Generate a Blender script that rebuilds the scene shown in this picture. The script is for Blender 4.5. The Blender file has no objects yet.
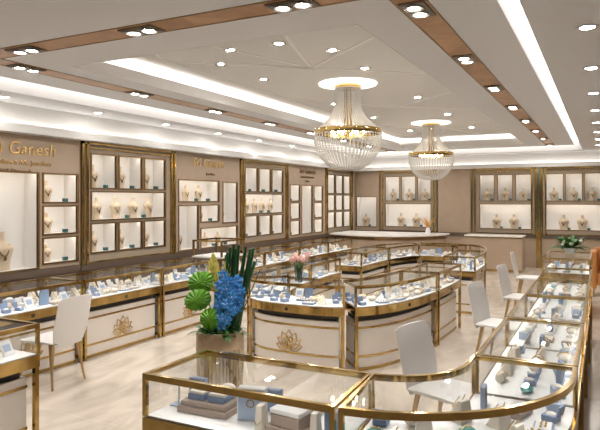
import bpy, bmesh, math, random
from mathutils import Vector, Matrix
random.seed(7)
SC = bpy.context.scene
COL = SC.collection
PI = math.pi

# ------------------------------------------------------------------ materials
def new_mat(name):
    m = bpy.data.materials.new(name); m.use_nodes = True
    nt = m.node_tree
    return m, nt, nt.nodes['Principled BSDF']
def pbr(name, col, rough=.5, metal=0., noise=0., nscale=8., bump=0., bscale=60., coat=0., spec=.5, subsurf=0.):
    m, nt, b = new_mat(name)
    b.inputs['Base Color'].default_value = (*col, 1)
    b.inputs['Roughness'].default_value = rough
    b.inputs['Metallic'].default_value = metal
    b.inputs['Specular IOR Level'].default_value = spec
    b.inputs['Coat Weight'].default_value = coat
    tc = nt.nodes.new('ShaderNodeTexCoord')
    if noise > 0:
        n = nt.nodes.new('ShaderNodeTexNoise'); n.inputs['Scale'].default_value = nscale; n.inputs['Detail'].default_value = 4
        nt.links.new(tc.outputs['Object'], n.inputs['Vector'])
        r = nt.nodes.new('ShaderNodeValToRGB')
        r.color_ramp.elements[0].position = .3; r.color_ramp.elements[1].position = .7
        r.color_ramp.elements[0].color = (*[c*(1-noise) for c in col], 1)
        r.color_ramp.elements[1].color = (*[min(1, c*(1+noise)) for c in col], 1)
        nt.links.new(n.outputs['Fac'], r.inputs['Fac']); nt.links.new(r.outputs['Color'], b.inputs['Base Color'])
    if bump > 0:
        n2 = nt.nodes.new('ShaderNodeTexNoise'); n2.inputs['Scale'].default_value = bscale
        nt.links.new(tc.outputs['Object'], n2.inputs['Vector'])
        bp = nt.nodes.new('ShaderNodeBump'); bp.inputs['Strength'].default_value = bump; bp.inputs['Distance'].default_value = .01
        nt.links.new(n2.outputs['Fac'], bp.inputs['Height']); nt.links.new(bp.outputs['Normal'], b.inputs['Normal'])
    return m
def emit(name, col, s):
    m, nt, b = new_mat(name)
    b.inputs['Base Color'].default_value = (*col, 1)
    b.inputs['Emission Color'].default_value = (*col, 1)
    b.inputs['Emission Strength'].default_value = s
    return m
def glass(name, tint=(1, 1, 1), refl=.08, rough=.02, white=0.):
    m, nt, b = new_mat(name)
    nt.nodes.remove(b)
    out = [n for n in nt.nodes if n.type == 'OUTPUT_MATERIAL'][0]
    t = nt.nodes.new('ShaderNodeBsdfTransparent'); t.inputs['Color'].default_value = (*tint, 1)
    g = nt.nodes.new('ShaderNodeBsdfGlossy'); g.inputs['Roughness'].default_value = rough
    f = nt.nodes.new('ShaderNodeFresnel'); f.inputs['IOR'].default_value = 1.45
    mu = nt.nodes.new('ShaderNodeMath'); mu.operation = 'MULTIPLY'; mu.inputs[1].default_value = refl/.04*.3
    mx = nt.nodes.new('ShaderNodeMixShader')
    nt.links.new(f.outputs[0], mu.inputs[0]); nt.links.new(mu.outputs[0], mx.inputs[0])
    nt.links.new(t.outputs[0], mx.inputs[1]); nt.links.new(g.outputs[0], mx.inputs[2])
    last = mx
    if white > 0:
        d1 = nt.nodes.new('ShaderNodeBsdfTranslucent'); d1.inputs['Color'].default_value = (1, .98, .95, 1)
        d2 = nt.nodes.new('ShaderNodeBsdfDiffuse'); d2.inputs['Color'].default_value = (.97, .95, .92, 1)
        d = nt.nodes.new('ShaderNodeMixShader'); nt.links.new(d1.outputs[0], d.inputs[1]); nt.links.new(d2.outputs[0], d.inputs[2])
        m2 = nt.nodes.new('ShaderNodeMixShader'); m2.inputs[0].default_value = white
        nt.links.new(mx.outputs[0], m2.inputs[1]); nt.links.new(d.outputs[0], m2.inputs[2]); last = m2
    nt.links.new(last.outputs[0], out.inputs['Surface'])
    return m

M = {}
M['ceil'] = pbr('ceiling_paint', (.83, .83, .84), .7)
M['white'] = pbr('white_paint', (.82, .80, .77), .6)
M['mould'] = pbr('white_moulding', (.95, .94, .92), .6)
M['tray'] = pbr('tray_paint', (.80, .785, .77), .7)
M['wall'] = pbr('tan_wall', (.44, .33, .235), .55, noise=.05, nscale=3)
M['taupe'] = pbr('taupe_panel', (.37, .295, .215), .45)
M['brown'] = pbr('dark_brown_panel', (.12, .085, .062), .4)
M['gold'] = pbr('brass', (.52, .355, .13), .12, 1., noise=.22, nscale=7)  # colour noise paints dark reflection patches into the brass
M['goldl'] = pbr('bright_gold', (.78, .55, .24), .24, 1.)
M['bronze'] = pbr('bronze', (.30, .19, .085), .3, 1.)
M['panel'] = pbr('cream_lacquer', (.80, .73, .66), .3, coat=.3)
M['nook'] = pbr('niche_lining', (.84, .81, .77), .6)
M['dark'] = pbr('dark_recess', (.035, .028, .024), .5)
M['bed'] = pbr('white_display_bed', (.88, .87, .86), .4)
M['glass'] = glass('clear_glass', (.99, .993, .99), .02)
M['crystal'] = glass('crystal', (.98, .97, .96), .16, .05, .6)
M['chair'] = pbr('white_leather', (.80, .77, .74), .45, bump=.05)
M['leg'] = pbr('gold_leg', (.52, .36, .18), .3, .8)
M['cream'] = pbr('cream_velvet', (.60, .48, .34), .8, noise=.05)
M['creamw'] = pbr('ivory_leather', (.83, .76, .66), .6)
M['beige'] = pbr('taupe_suede', (.40, .32, .27), .8, noise=.06)
M['blue'] = pbr('dusty_blue', (.24, .33, .50), .6)
M['blue2'] = pbr('pale_blue', (.42, .52, .68), .55)
M['teal'] = pbr('teal_velvet', (.12, .40, .37), .6)
M['lidteal'] = pbr('dull_teal', (.035, .11, .11), .5)
M['dteal'] = pbr('deep_teal', (.03, .12, .12), .5)
M['wht'] = pbr('white_card', (.86, .85, .84), .5)
M['acryl'] = glass('acrylic', (.9, .95, 1), .12)
M['orange'] = pbr('orange_leather', (.62, .26, .08), .5, noise=.08)
M['led'] = emit('led_warm', (1, .93, .84), 10.5)
M['lamp'] = emit('downlight_lens', (1, .975, .945), 400)
M['lamps'] = emit('soffit_lens', (1, .975, .945), 70)
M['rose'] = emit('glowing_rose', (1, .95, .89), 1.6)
M['case_led'] = emit('case_led', (1, .97, .93), 22)
M['slot'] = emit('slot_light', (1, .95, .89), 2.2)
M['cove'] = emit('cove_light', (1, .96, .91), 2.6)
M['traycove'] = emit('tray_cove_light', (1, .95, .89), 22)
M['bulb'] = emit('candle_bulb', (1, .84, .6), 50)
M['rim'] = pbr('chrome_rim', (.75, .73, .7), .25, .9)
M['house'] = pbr('lamp_housing', (.22, .19, .16), .4, .6)
M['green'] = pbr('leaf_green', (.05, .16, .03), .5, noise=.3, nscale=20)
M['dgreen'] = pbr('dark_green', (.015, .07, .022), .4)
M['lime'] = pbr('lime_leaf', (.16, .42, .03), .5, noise=.25, nscale=30)
M['yellow'] = pbr('yellow_flower', (.75, .68, .18), .6)
M['orchid'] = pbr('blue_orchid', (.07, .36, .92), .5, noise=.3, nscale=45)
M['lilac'] = pbr('lilac_centre', (.45, .45, .85), .5)
M['neck'] = pbr('dark_gold_necklace', (.16, .10, .04), .35, .8)
M['pink'] = pbr('pink_tulip', (.82, .45, .40), .55)
M['pampas'] = pbr('amber_grass', (.68, .36, .06), .7)
M['soil'] = pbr('soil', (.03, .025, .02), .9)
M['mirror'] = pbr('green_mirror', (.30, .36, .31), .12, .9)
M['ledge'] = pbr('white_stone', (.88, .85, .80), .25)

# floor: large polished marble tiles
def floor_mat():
    m, nt, b = new_mat('polished_marble')
    tc = nt.nodes.new('ShaderNodeTexCoord')
    br = nt.nodes.new('ShaderNodeTexBrick'); br.offset = 0
    br.inputs['Scale'].default_value = 1.0
    br.inputs['Brick Width'].default_value = 1.2; br.inputs['Row Height'].default_value = 1.2
    br.inputs['Mortar Size'].default_value = .003
    br.inputs['Color1'].default_value = (.69, .62, .54, 1); br.inputs['Color2'].default_value = (.655, .585, .505, 1)
    br.inputs['Mortar'].default_value = (.80, .74, .66, 1)
    nt.links.new(tc.outputs['Object'], br.inputs['Vector'])
    mp = nt.nodes.new('ShaderNodeMapping'); mp.inputs['Scale'].default_value = (1.0, .45, 1); mp.inputs['Rotation'].default_value = (0, 0, .5)
    nt.links.new(tc.outputs['Object'], mp.inputs['Vector'])
    n = nt.nodes.new('ShaderNodeTexNoise'); n.inputs['Scale'].default_value = 2.2; n.inputs['Detail'].default_value = 9; n.inputs['Distortion'].default_value = 1.6
    nt.links.new(mp.outputs['Vector'], n.inputs['Vector'])
    r = nt.nodes.new('ShaderNodeValToRGB')
    r.color_ramp.elements[0].position = .32; r.color_ramp.elements[0].color = (.80, .77, .74, 1)
    r.color_ramp.elements[1].position = .62; r.color_ramp.elements[1].color = (1.08, 1.06, 1.03, 1)
    nt.links.new(n.outputs['Fac'], r.inputs['Fac'])
    mx = nt.nodes.new('ShaderNodeMix'); mx.data_type = 'RGBA'; mx.blend_type = 'MULTIPLY'; mx.inputs[0].default_value = 1
    nt.links.new(br.outputs['Color'], mx.inputs[6]); nt.links.new(r.outputs['Color'], mx.inputs[7])
    nt.links.new(mx.outputs[2], b.inputs['Base Color'])
    b.inputs['Roughness'].default_value = .13
    return m
M['floor'] = floor_mat()
def copper_mat():
    m, nt, b = new_mat('copper_wood_strip')
    tc = nt.nodes.new('ShaderNodeTexCoord')
    v = nt.nodes.new('ShaderNodeTexVoronoi'); v.inputs['Scale'].default_value = 1.6
    nt.links.new(tc.outputs['Object'], v.inputs['Vector'])
    n = nt.nodes.new('ShaderNodeTexNoise'); n.inputs['Scale'].default_value = 5; n.inputs['Detail'].default_value = 6
    nt.links.new(tc.outputs['Object'], n.inputs['Vector'])
    ad = nt.nodes.new('ShaderNodeMath'); ad.operation = 'ADD'
    sp = nt.nodes.new('ShaderNodeSeparateColor'); nt.links.new(v.outputs['Color'], sp.inputs[0])
    ml = nt.nodes.new('ShaderNodeMath'); ml.operation = 'MULTIPLY'; ml.inputs[1].default_value = .45
    nt.links.new(sp.outputs[0], ml.inputs[0])
    nt.links.new(ml.outputs[0], ad.inputs[0]); nt.links.new(n.outputs['Fac'], ad.inputs[1])
    r = nt.nodes.new('ShaderNodeValToRGB')
    r.color_ramp.elements[0].position = .3; r.color_ramp.elements[0].color = (.32, .15, .055, 1)
    r.color_ramp.elements[1].position = 1.; r.color_ramp.elements[1].color = (.56, .31, .14, 1)
    nt.links.new(ad.outputs[0], r.inputs['Fac']); nt.links.new(r.outputs['Color'], b.inputs['Base Color'])
    b.inputs['Roughness'].default_value = .35; b.inputs['Metallic'].default_value = .1
    return m
M['copper'] = copper_mat()
def pot_mat():
    m, nt, b = new_mat('gold_mosaic')
    tc = nt.nodes.new('ShaderNodeTexCoord')
    v = nt.nodes.new('ShaderNodeTexVoronoi'); v.inputs['Scale'].default_value = 1.0
    mp = nt.nodes.new('ShaderNodeMapping'); mp.inputs['Scale'].default_value = (34, 34, 12)
    nt.links.new(tc.outputs['Object'], mp.inputs['Vector']); nt.links.new(mp.outputs['Vector'], v.inputs['Vector'])
    sp = nt.nodes.new('ShaderNodeSeparateColor'); nt.links.new(v.outputs['Color'], sp.inputs[0])
    r = nt.nodes.new('ShaderNodeValToRGB')
    r.color_ramp.elements[0].position = 0; r.color_ramp.elements[0].color = (.30, .21, .11, 1)
    r.color_ramp.elements[1].position = .35; r.color_ramp.elements[1].color = (.60, .48, .32, 1)
    e = r.color_ramp.elements.new(1.); e.color = (.74, .62, .45, 1)
    nt.links.new(sp.outputs[0], r.inputs['Fac']); nt.links.new(r.outputs['Color'], b.inputs['Base Color'])
    b.inputs['Metallic'].default_value = .1; b.inputs['Roughness'].default_value = .3
    return m
M['mosaic'] = pot_mat()

# ------------------------------------------------------------------ mesh helpers
class MB:
    def __init__(s): s.bm = bmesh.new()
    def box(s, x0, x1, y0, y1, z0, z1):
        vs = [s.bm.verts.new(p) for p in ((x0,y0,z0),(x1,y0,z0),(x1,y1,z0),(x0,y1,z0),(x0,y0,z1),(x1,y0,z1),(x1,y1,z1),(x0,y1,z1))]
        for f in ((0,3,2,1),(4,5,6,7),(0,1,5,4),(1,2,6,5),(2,3,7,6),(3,0,4,7)): s.bm.faces.new([vs[i] for i in f])
        return s
    def hexa(s, pts):
        vs = [s.bm.verts.new(p) for p in pts]
        for f in ((0,3,2,1),(4,5,6,7),(0,1,5,4),(1,2,6,5),(2,3,7,6),(3,0,4,7)): s.bm.faces.new([vs[i] for i in f])
        return s
    def strip(s, outer, inner, z0, z1):
        rows = []
        for (o, i) in zip(outer, inner):
            rows.append([s.bm.verts.new((o[0],o[1],z0)), s.bm.verts.new((i[0],i[1],z0)), s.bm.verts.new((i[0],i[1],z1)), s.bm.verts.new((o[0],o[1],z1))])
        for a, b in zip(rows, rows[1:]):
            for k in range(4):
                s.bm.faces.new((a[k], a[(k+1)%4], b[(k+1)%4], b[k]))
        s.bm.faces.new(rows[0][::-1]); s.bm.faces.new(rows[-1])
        return s
    def tube(s, pts, r, n=8, r1=None, cap=True):
        pts = [Vector(p) for p in pts]; rings = []
        m = len(pts)
        for i, p in enumerate(pts):
            d = (pts[min(i+1, m-1)] - pts[max(i-1, 0)]).normalized()
            a = d.orthogonal().normalized() if i == 0 else (pa - d*pa.dot(d)).normalized()
            pa = a; b = d.cross(a)
            rr = r if r1 is None else r + (r1-r)*i/(m-1)
            if callable(r): rr = r(i/(m-1))
            rings.append([s.bm.verts.new(p + (a*math.cos(2*PI*k/n) + b*math.sin(2*PI*k/n))*rr) for k in range(n)])
        for A, B in zip(rings, rings[1:]):
            for k in range(n): s.bm.faces.new((A[k], A[(k+1)%n], B[(k+1)%n], B[k]))
        if cap:
            s.bm.faces.new(rings[0][::-1]); s.bm.faces.new(rings[-1])
        return s
    def lathe(s, prof, n=24, c=(0,0,0), sx=1, sy=1):
        rings = []
        for (r, z) in prof:
            if r < 1e-5: rings.append([s.bm.verts.new((c[0], c[1], c[2]+z))])
            else: rings.append([s.bm.verts.new((c[0]+r*sx*math.cos(2*PI*k/n), c[1]+r*sy*math.sin(2*PI*k/n), c[2]+z)) for k in range(n)])
        for A, B in zip(rings, rings[1:]):
            for k in range(n):
                k2 = (k+1) % n
                if len(A) == 1 and len(B) == 1: continue
                if len(A) == 1: s.bm.faces.new((A[0], B[k], B[k2]))
                elif len(B) == 1: s.bm.faces.new((A[k], A[k2], B[0]))
                else: s.bm.faces.new((A[k], A[k2], B[k2], B[k]))
        if prof[0] == prof[-1] and prof[0][0] > 1e-5:
            bmesh.ops.remove_doubles(s.bm, verts=rings[0]+rings[-1], dist=1e-6); return s
        if len(rings[0]) > 1: s.bm.faces.new(rings[0][::-1])
        if len(rings[-1]) > 1: s.bm.faces.new(rings[-1])
        return s
    def ball(s, c, r, sx=1, sy=1, sz=1, u=10, v=6):
        prof = [(r*math.sin(PI*i/v), -r*sz*math.cos(PI*i/v)) for i in range(v+1)]
        prof[0] = (0, -r*sz); prof[-1] = (0, r*sz)
        return s.lathe(prof, u, c, sx, sy)
    def poly(s, pts, thick):
        """flat outline (list of 3-D points, planar) given a thickness vector"""
        t = Vector(thick)
        a = [s.bm.verts.new(Vector(p)) for p in pts]; b = [s.bm.verts.new(Vector(p)+t) for p in pts]
        s.bm.faces.new(a[::-1]); s.bm.faces.new(b)
        n = len(pts)
        for k in range(n): s.bm.faces.new((a[k], a[(k+1)%n], b[(k+1)%n], b[k]))
        return s
    def move(s, mat):
        s.bm.transform(mat); return s
    def bevel(s, w, seg=2):
        bmesh.ops.bevel(s.bm, geom=s.bm.edges[:], offset=w, segments=seg, profile=.7, affect='EDGES', clamp_overlap=True); return s
    def mesh(s, name, m, smooth=False):
        bmesh.ops.recalc_face_normals(s.bm, faces=s.bm.faces[:])
        me = bpy.data.meshes.new(name); s.bm.to_mesh(me); s.bm.free()
        me.materials.append(M[m] if isinstance(m, str) else m)
        if smooth:
            for p in me.polygons: p.use_smooth = True
            try: me.set_sharp_from_angle(angle=math.radians(42))
            except Exception: pass
        return me
    def build(s, name, m, parent=None, smooth=False, off=None):
        if off is not None: s.bm.transform(Matrix.Translation(Vector(off)))
        return link(name, s.mesh(name, m, smooth), parent)
def link(name, me, parent=None):
    o = bpy.data.objects.new(name, me); COL.objects.link(o)
    if parent is not None: o.parent = parent
    return o
def tag(o, label, cat, group=None):
    o['label'] = label; o['category'] = cat
    if group: o['group'] = group
    n = len(label.split())
    if n < 4 or n > 16: print('LABEL LENGTH', n, label)
    return o
def thing(name, label, cat, loc=(0,0,0), rz=0., group=None):
    o = bpy.data.objects.new(name, None); COL.objects.link(o)
    o.location = loc; o.rotation_euler = (0, 0, rz); o.empty_display_size = .1
    return tag(o, label, cat, group)
def struct(name, mb, m, smooth=False):
    o = mb.build(name, m, None, smooth); o['kind'] = 'structure'; return o
def copy_thing(root, loc, rz, label, group=None, sc=None):
    r = root.copy(); COL.objects.link(r); r.location = loc; r.rotation_euler = (0, 0, rz)
    if sc: r.scale = sc
    tag(r, label, root['category'], group or root.get('group'))
    for ch in list(root.children):
        c = ch.copy(); COL.objects.link(c); c.parent = r
        for g in list(ch.children):
            d = g.copy(); COL.objects.link(d); d.parent = c
    return r
ORD = ['first','second','third','fourth','fifth','sixth','seventh','eighth','ninth','tenth','eleventh','twelfth']

# ------------------------------------------------------------------ the room shell
XL, XR, YF, YB = -6.8, 3.0, -1.6, 17.0
ZC, ZS, ZT = 3.20, 3.09, 3.47          # main ceiling, soffit, tray ceiling
fl = MB().box(XL-.5, XR+.2, YF-.2, YB+.5, -.1, 0); struct('floor', fl, 'floor')
struct('wall_left', MB().box(XL-.5, XL-.34, YF, YB+.34, 0, 3.7).box(XL-.34, XL, YF, YB, 2.715, ZS), 'white')
struct('wall_back', MB().box(XL-.5, XR, YB+.34, YB+.5, 0, 3.7).box(XL, XR, YB, YB+.34, 2.715, ZS), 'white')
struct('wall_right', MB().box(XR, XR+.15, YF-.2, YB+.5, 0, 3.7), 'wall')
struct('wall_front', MB().box(XL-.5, XR, YF-.2, YF, 0, 3.7), 'wall')
# main ceiling: ring between the light slots and the tray opening
SX0, SX1 = -6.10, -5.90      # left slot
RX0, RX1 = -.64, -.46        # right slot
BY0, BY1 = 16.2, 16.42       # back slot
FY0, FY1 = .9, 1.08          # front slot (behind the viewer's head)
TX0, TX1, TY0, TY1 = -4.81, -1.70, 4.28, 15.4
mc = MB()
mc.box(SX1, TX0, FY1, BY0, ZC, ZC+.06).box(TX1, RX0, FY1, BY0, ZC, ZC+.06)
mc.box(TX0, TX1, FY1, TY0, ZC, ZC+.06).box(TX0, TX1, TY1, BY0, ZC, ZC+.06)
struct('ceiling', mc, 'ceil')
# soffit all round
for q in (MB().box(XL, SX0, YF, YB, ZS, ZS+.06).box(SX0-.04, SX0, FY0, BY1, ZS+.06, 3.34), MB().box(RX1, XR, YF, YB, ZS, ZS+.06).box(RX1, RX1+.04, FY0, BY1, ZS+.06, 3.34),
          MB().box(SX0, RX1, BY1, YB, ZS, ZS+.06).box(SX0, RX1, BY1, BY1+.04, ZS+.06, 3.34), MB().box(SX0, RX1, YF, FY0, ZS, ZS+.06).box(SX0, RX1, FY0-.04, FY0, ZS+.06, 3.34)):
    struct('ceiling', q, 'ceil')
for q, lb in ((MB().box(SX0+.001, SX1+.02, FY0+.001, BY1-.001, 3.30, 3.33), 'long white light slot in the ceiling along the left side'), (MB().box(RX0-.02, RX0+.105, FY0+.001, BY1-.001, 3.30, 3.33), 'long white light slot in the ceiling along the right side'),
              (MB().box(SX1+.021, RX0-.021, BY0-.02, BY1-.001, 3.30, 3.33), 'white light slot in the ceiling across the back'), (MB().box(SX1+.021, RX0-.021, FY0+.001, FY1+.02, 3.30, 3.33), 'white light slot in the ceiling across the front, overhead')):
    o = q.build('slot_light', 'slot'); tag(o, lb, 'ceiling light')
struct('trim_7', MB().box(RX0+.106, RX1-.001, FY0+.02, BY1-.002, 3.27, 3.33), 'ceil')
# tray: moulded upstand, cove, upper ceiling
ZU = 3.37
tr = MB()
def ringbox(mb, x0, x1, y0, y1, w, z0, z1):
    mb.box(x0-w, x0, y0-w, y1+w, z0, z1).box(x1, x1+w, y0-w, y1+w, z0, z1).box(x0, x1, y0-w, y0, z0, z1).box(x0, x1, y1, y1+w, z0, z1)
ringbox(tr, TX0+.004, TX1-.004, TY0+.004, TY1-.004, .024, ZC-.002, ZC+.09)
ringbox(tr, TX0-.02, TX1+.02, TY0-.02, TY1+.02, .10, ZC+.07, ZC+.09)
ringbox(tr, TX0-.12, TX1+.12, TY0-.12, TY1+.12, .02, ZC+.07, ZU)
struct('trim_1', tr, 'white')
up = MB().box(TX0-.55, TX1+.55, TY0-.55, TY1+.55, ZT, ZT+.05)
ringbox(up, TX0-.5, TX1+.5, TY0-.5, TY1+.5, .05, ZC+.06, ZT)
struct('ceiling', up, 'tray')
cv = MB(); ringbox(cv, TX0-.22, TX1+.22, TY0-.22, TY1+.22, .04, ZU-.06, ZU-.04)
o = cv.build('cove_light', 'traycove'); tag(o, 'white cove light glowing round the edge of the raised ceiling tray', 'ceiling light')
# thin mouldings on the tray ceiling: a rounded rectangle and radiating lines
gl = MB()
def mould(pts, r=.02):
    P2 = [Vector(p) for p in pts]; A = []; B = []
    for i, p in enumerate(P2):
        d = (P2[min(i+1, len(P2)-1)]-P2[max(i-1, 0)]).normalized(); n = Vector((-d.y, d.x)); A.append(p+n*r); B.append(p-n*r)
    gl.strip(A, B, ZT-.006, ZT+.004)
gx0, gx1, gy0, gy1, gr = -4.55, -1.95, 4.75, 15.0, .75
pts = []
for (cx, cy, a0) in ((gx1-gr, gy0+gr, -90), (gx1-gr, gy1-gr, 0), (gx0+gr, gy1-gr, 90), (gx0+gr, gy0+gr, 180)):
    for k in range(9):
        a = math.radians(a0 + 90*k/8); pts.append((cx+gr*math.cos(a), cy+gr*math.sin(a)))
pts.append(pts[0]); mould(pts, .016)
hub = (-3.2, 6.55)
for p in ((gx1-gr, gy0), (gx1, gy0+gr), (gx0+gr, gy0), (gx0, gy0+gr), (gx0+.35, gy0+.9), (gx1, 7.6)): mould([hub, p])
hub2 = (-3.2, 13.6)
for p in ((gx1-gr, gy1), (gx1, gy1-gr), (gx0+gr, gy1), (gx0, gy1-gr), (gx0, 12.4), (gx1, 12.4)): mould([hub2, p])
for p in ((gx0, 8.4), (gx1, 8.9), (gx0, 10.0), (gx1, 11.0)): mould([(-3.2, 10.0), p])
struct('trim_2', gl, 'mould')
# cornices over the wall displays with hidden up-light
struct('trim_3', MB().box(XL, XL+.20, YF, YB, 2.70, 2.81), 'white')
struct('trim_4', MB().box(XL+.20, XR, YB-.20, YB, 2.70, 2.81), 'white')
o = MB().box(XL+.03, XL+.09, YF+.1, YB-.25, 2.812, 2.824).build('cornice_light', 'cove'); tag(o, 'warm white strip light hidden on top of the left wall cornice', 'ceiling light')
o = MB().box(XL+.3, XR-.1, YB-.09, YB-.03, 2.812, 2.824).build('cornice_light', 'cove'); tag(o, 'warm white strip light hidden on top of the back wall cornice', 'ceiling light')
# copper strip frame in the main ceiling
CX0, CX1, CX2, CX3 = -5.34, -5.15, -1.275, -1.07
cp = MB().box(CX0-.03, CX1, 3.49, 15.95, ZC-.004, ZC+.01).box(CX2, CX3, 3.49, 15.95, ZC-.004, ZC+.01).box(CX1, CX2, 3.49, 3.72, ZC-.004, ZC+.01)
struct('trim_5', cp, 'copper')
ed = MB()
for (a, b, c, d) in ((CX0-.045, CX0-.03, 3.475, 15.95), (CX3, CX3+.012, 3.475, 15.95), (CX2-.012, CX2, 3.73, 15.95), (CX0-.03, CX3, 3.475, 3.49), (CX1+.012, CX2-.012, 3.72, 3.732), (CX1, CX1+.012, 3.72, 15.95)):
    ed.box(a, b, c, d, ZC-.007, ZC+.01)
struct('trim_6', ed, 'bronze')

# ------------------------------------------------------------------ recessed lamps
def double_light():
    t = thing('double_downlight', 'x x x x', 'ceiling light')
    h = MB().box(-.09, .09, -.17, .17, -.012, .0).box(-.075, .075, -.155, .155, -.016, -.011); h.build('housing', 'house', t)
    for s in (-1, 1):
        r = MB().lathe([(.062, -.016), (.068, -.022), (.062, -.026), (.045, -.022), (.043, -.016)], 20, (0, s*.078, 0)); r.build('rim', 'rim', t, True)
        MB().lathe([(.043, -.0185), (0, -.0187)], 20, (0, s*.078, 0)).build('lamp_lens', 'lamp', t)
    return t
def down_light(lm='lamp'):
    t = thing('downlight', 'x x x x', 'ceiling light')
    MB().lathe([(.07, 0), (.078, -.006), (.07, -.010), (.055, -.006), (.055, 0)], 20).build('rim', 'rim', t, True)
    MB().lathe([(.050 if lm == 'lamps' else .042, -.004), (0, -.0042)], 20).build('lamp_lens', lm, t)
    return t
DL = double_light(); DN = down_light(); DS = down_light('lamps'); usedd = [0, 0, 0]
def dbl(loc, rz, label, group):
    if not usedd[0]:
        DL.location = loc; DL.rotation_euler = (0, 0, rz); tag(DL, label, 'ceiling light', group); usedd[0] = 1
    else: copy_thing(DL, loc, rz, label, group)
def sof(loc, label, group):
    if not usedd[2]:
        DS.location = loc; tag(DS, label, 'ceiling light', group); usedd[2] = 1
    else: copy_thing(DS, loc, 0, label, group)
def dwn(loc, label, group):
    if not usedd[1]:
        DN.location = loc; tag(DN, label, 'ceiling light', group); usedd[1] = 1
    else: copy_thing(DN, loc, 0, label, group)
for k in range(8):
    y = 4.10 + 1.66*k
    dbl((-5.26, y, ZC-.004), 0, '%s twin downlight from the front in left copper ceiling strip' % ORD[k], 'twin downlights')
    dbl(((CX2+CX3)/2, y, ZC-.004), 0, '%s twin downlight from the front in right copper ceiling strip' % ORD[k], 'twin downlights')
for k in range(3):
    dbl((-4.63+1.36*k, 3.605, ZC-.004), PI/2, '%s twin downlight from the left in the front copper ceiling strip' % ORD[k], 'twin downlights')
for k in range(9):
    y = 4.73 + 1.49*k - 1.49
    if y < 4 and k: continue
    sof((-6.46, y, ZS), '%s round downlight from the front in the left soffit' % ORD[k], 'soffit downlights')
    sof((-.10, y, ZS), '%s round downlight from the front in the right soffit' % ORD[k], 'soffit downlights')
tl = [(-3.60, 5.36), (-3.0, 5.36), (-4.08, 5.87), (-4.08, 6.87), (-2.62, 5.87), (-2.62, 6.87), (-2.62, 9.2), (-4.06, 11.1), (-2.64, 11.3), (-4.06, 9.2), (-4.06, 13.6), (-2.64, 13.6)]
tn = ['near left', 'near right', 'left edge nearest', 'left edge second', 'right edge nearest', 'right edge second', 'right edge third', 'left edge fourth', 'right edge fourth', 'left edge third', 'left edge farthest', 'right edge farthest']
for (x, y), n in zip(tl, tn): dwn((x, y, ZT), 'round downlight in the raised ceiling tray, %s' % n, 'tray downlights')

# ------------------------------------------------------------------ wall bays with lit niches
BUSTS = []   # placements collected: (x, y, z, facing, height, label)
def bay(name, cat, label, wall, a0, a1, niches, style, z1=2.70, zb=.90):
    """wall 'L': u runs along +Y, depth goes to -X;  wall 'B': u runs along +X, depth goes to +Y"""
    c = (a0+a1)/2
    loc = (XL, c, 0) if wall == 'L' else (c, YB, 0)
    t = thing(name, label, cat, loc)
    def bx(mb, u0, u1, v0, v1, z0, zz):
        u0 -= c; u1 -= c
        if wall == 'L': mb.box(-v1, -v0, u0, u1, z0, zz)
        else: mb.box(u0, u1, v0, v1, z0, zz)
    # front panel with openings
    us = sorted({a0, a1} | {n[0] for n in niches} | {n[1] for n in niches})
    zs = sorted({zb, z1} | {n[2] for n in niches} | {n[3] for n in niches})
    fp = MB()
    for i in range(len(us)-1):
        run = None
        for j in range(len(zs)-1):
            um, zm = (us[i]+us[i+1])/2, (zs[j]+zs[j+1])/2
            hole = any(n[0] < um < n[1] and n[2] < zm < n[3] for n in niches)
            if not hole and run is None: run = zs[j]
            if run is not None and (hole or j == len(zs)-2):
                bx(fp, us[i], us[i+1], 0, .03, run, zs[j] if hole else zs[j+1]); run = None
    fp.build('front_panel', 'taupe' if style == 'D' else 'wall', t)
    low = MB(); bx(low, a0, a1, .02, .3, 0, zb-.10); low.build('lower_panel', 'wall' if wall == 'B' else 'brown', t)
    low = MB(); bx(low, a0, a1, -.012, .3, zb-.10, zb); low.build('base_band', 'brown', t)
    dep = .27
    for n in niches:
        u0, u1, z0, zz = n[:4]
        nb = MB()
        lp = .032
        bx(nb, u0-.01, u1+.01, dep, dep+.015, z0-.01, zz+lp)
        bx(nb, u0-.012, u0, .0305, dep, z0, zz+lp); bx(nb, u1, u1+.012, .0305, dep, z0, zz+lp)
        bx(nb, u0-.012, u1+.012, .0305, dep, z0-.012, z0); bx(nb, u0-.012, u1+.012, .0305, dep, zz+lp, zz+lp+.006)
        nb.build('niche_lining', 'nook', t)
        fr = MB(); w = .022
        bx(fr, u0-w, u1+w, -.014, .028, zz, zz+w); bx(fr, u0-w, u1+w, -.014, .028, z0-w, z0)
        bx(fr, u0-w, u0, -.014, .028, z0, zz); bx(fr, u1, u1+w, -.014, .028, z0, zz)
        fr.build('niche_frame', 'bronze', t)
        ls = MB(); bx(ls, u0+.03, u1-.03, .034, .060, zz+.014, zz+.028); ls.build('light_strip', 'led', t)
    if style == 'D':
        g = MB()
        for (u, s) in ((a0, 1), (a1, -1)):
            for d in (.0, .085):
                p, q = sorted((u+s*d, u+s*(d+.035))); bx(g, p, q, -.035, 0, zb-.02, z1)
        bx(g, a0, a1, -.035, 0, z1-.035, z1); bx(g, a0+.12, a1-.12, -.03, 0, z1-.10, z1-.08)
        bx(g, a0+.12, a1-.12, -.02, 0, zb, zb+.02)
        g.build('gold_frame', 'gold', t)
    return t
def P(wall, u, z, v): return (XL-v, u, z) if wall == 'L' else (u, YB+v, z)

WAYS = {'L': PI/2, 'B': 0}   # rotation so that a bust's front (-Y) faces the room
def words(s): return len(s.split())

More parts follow.
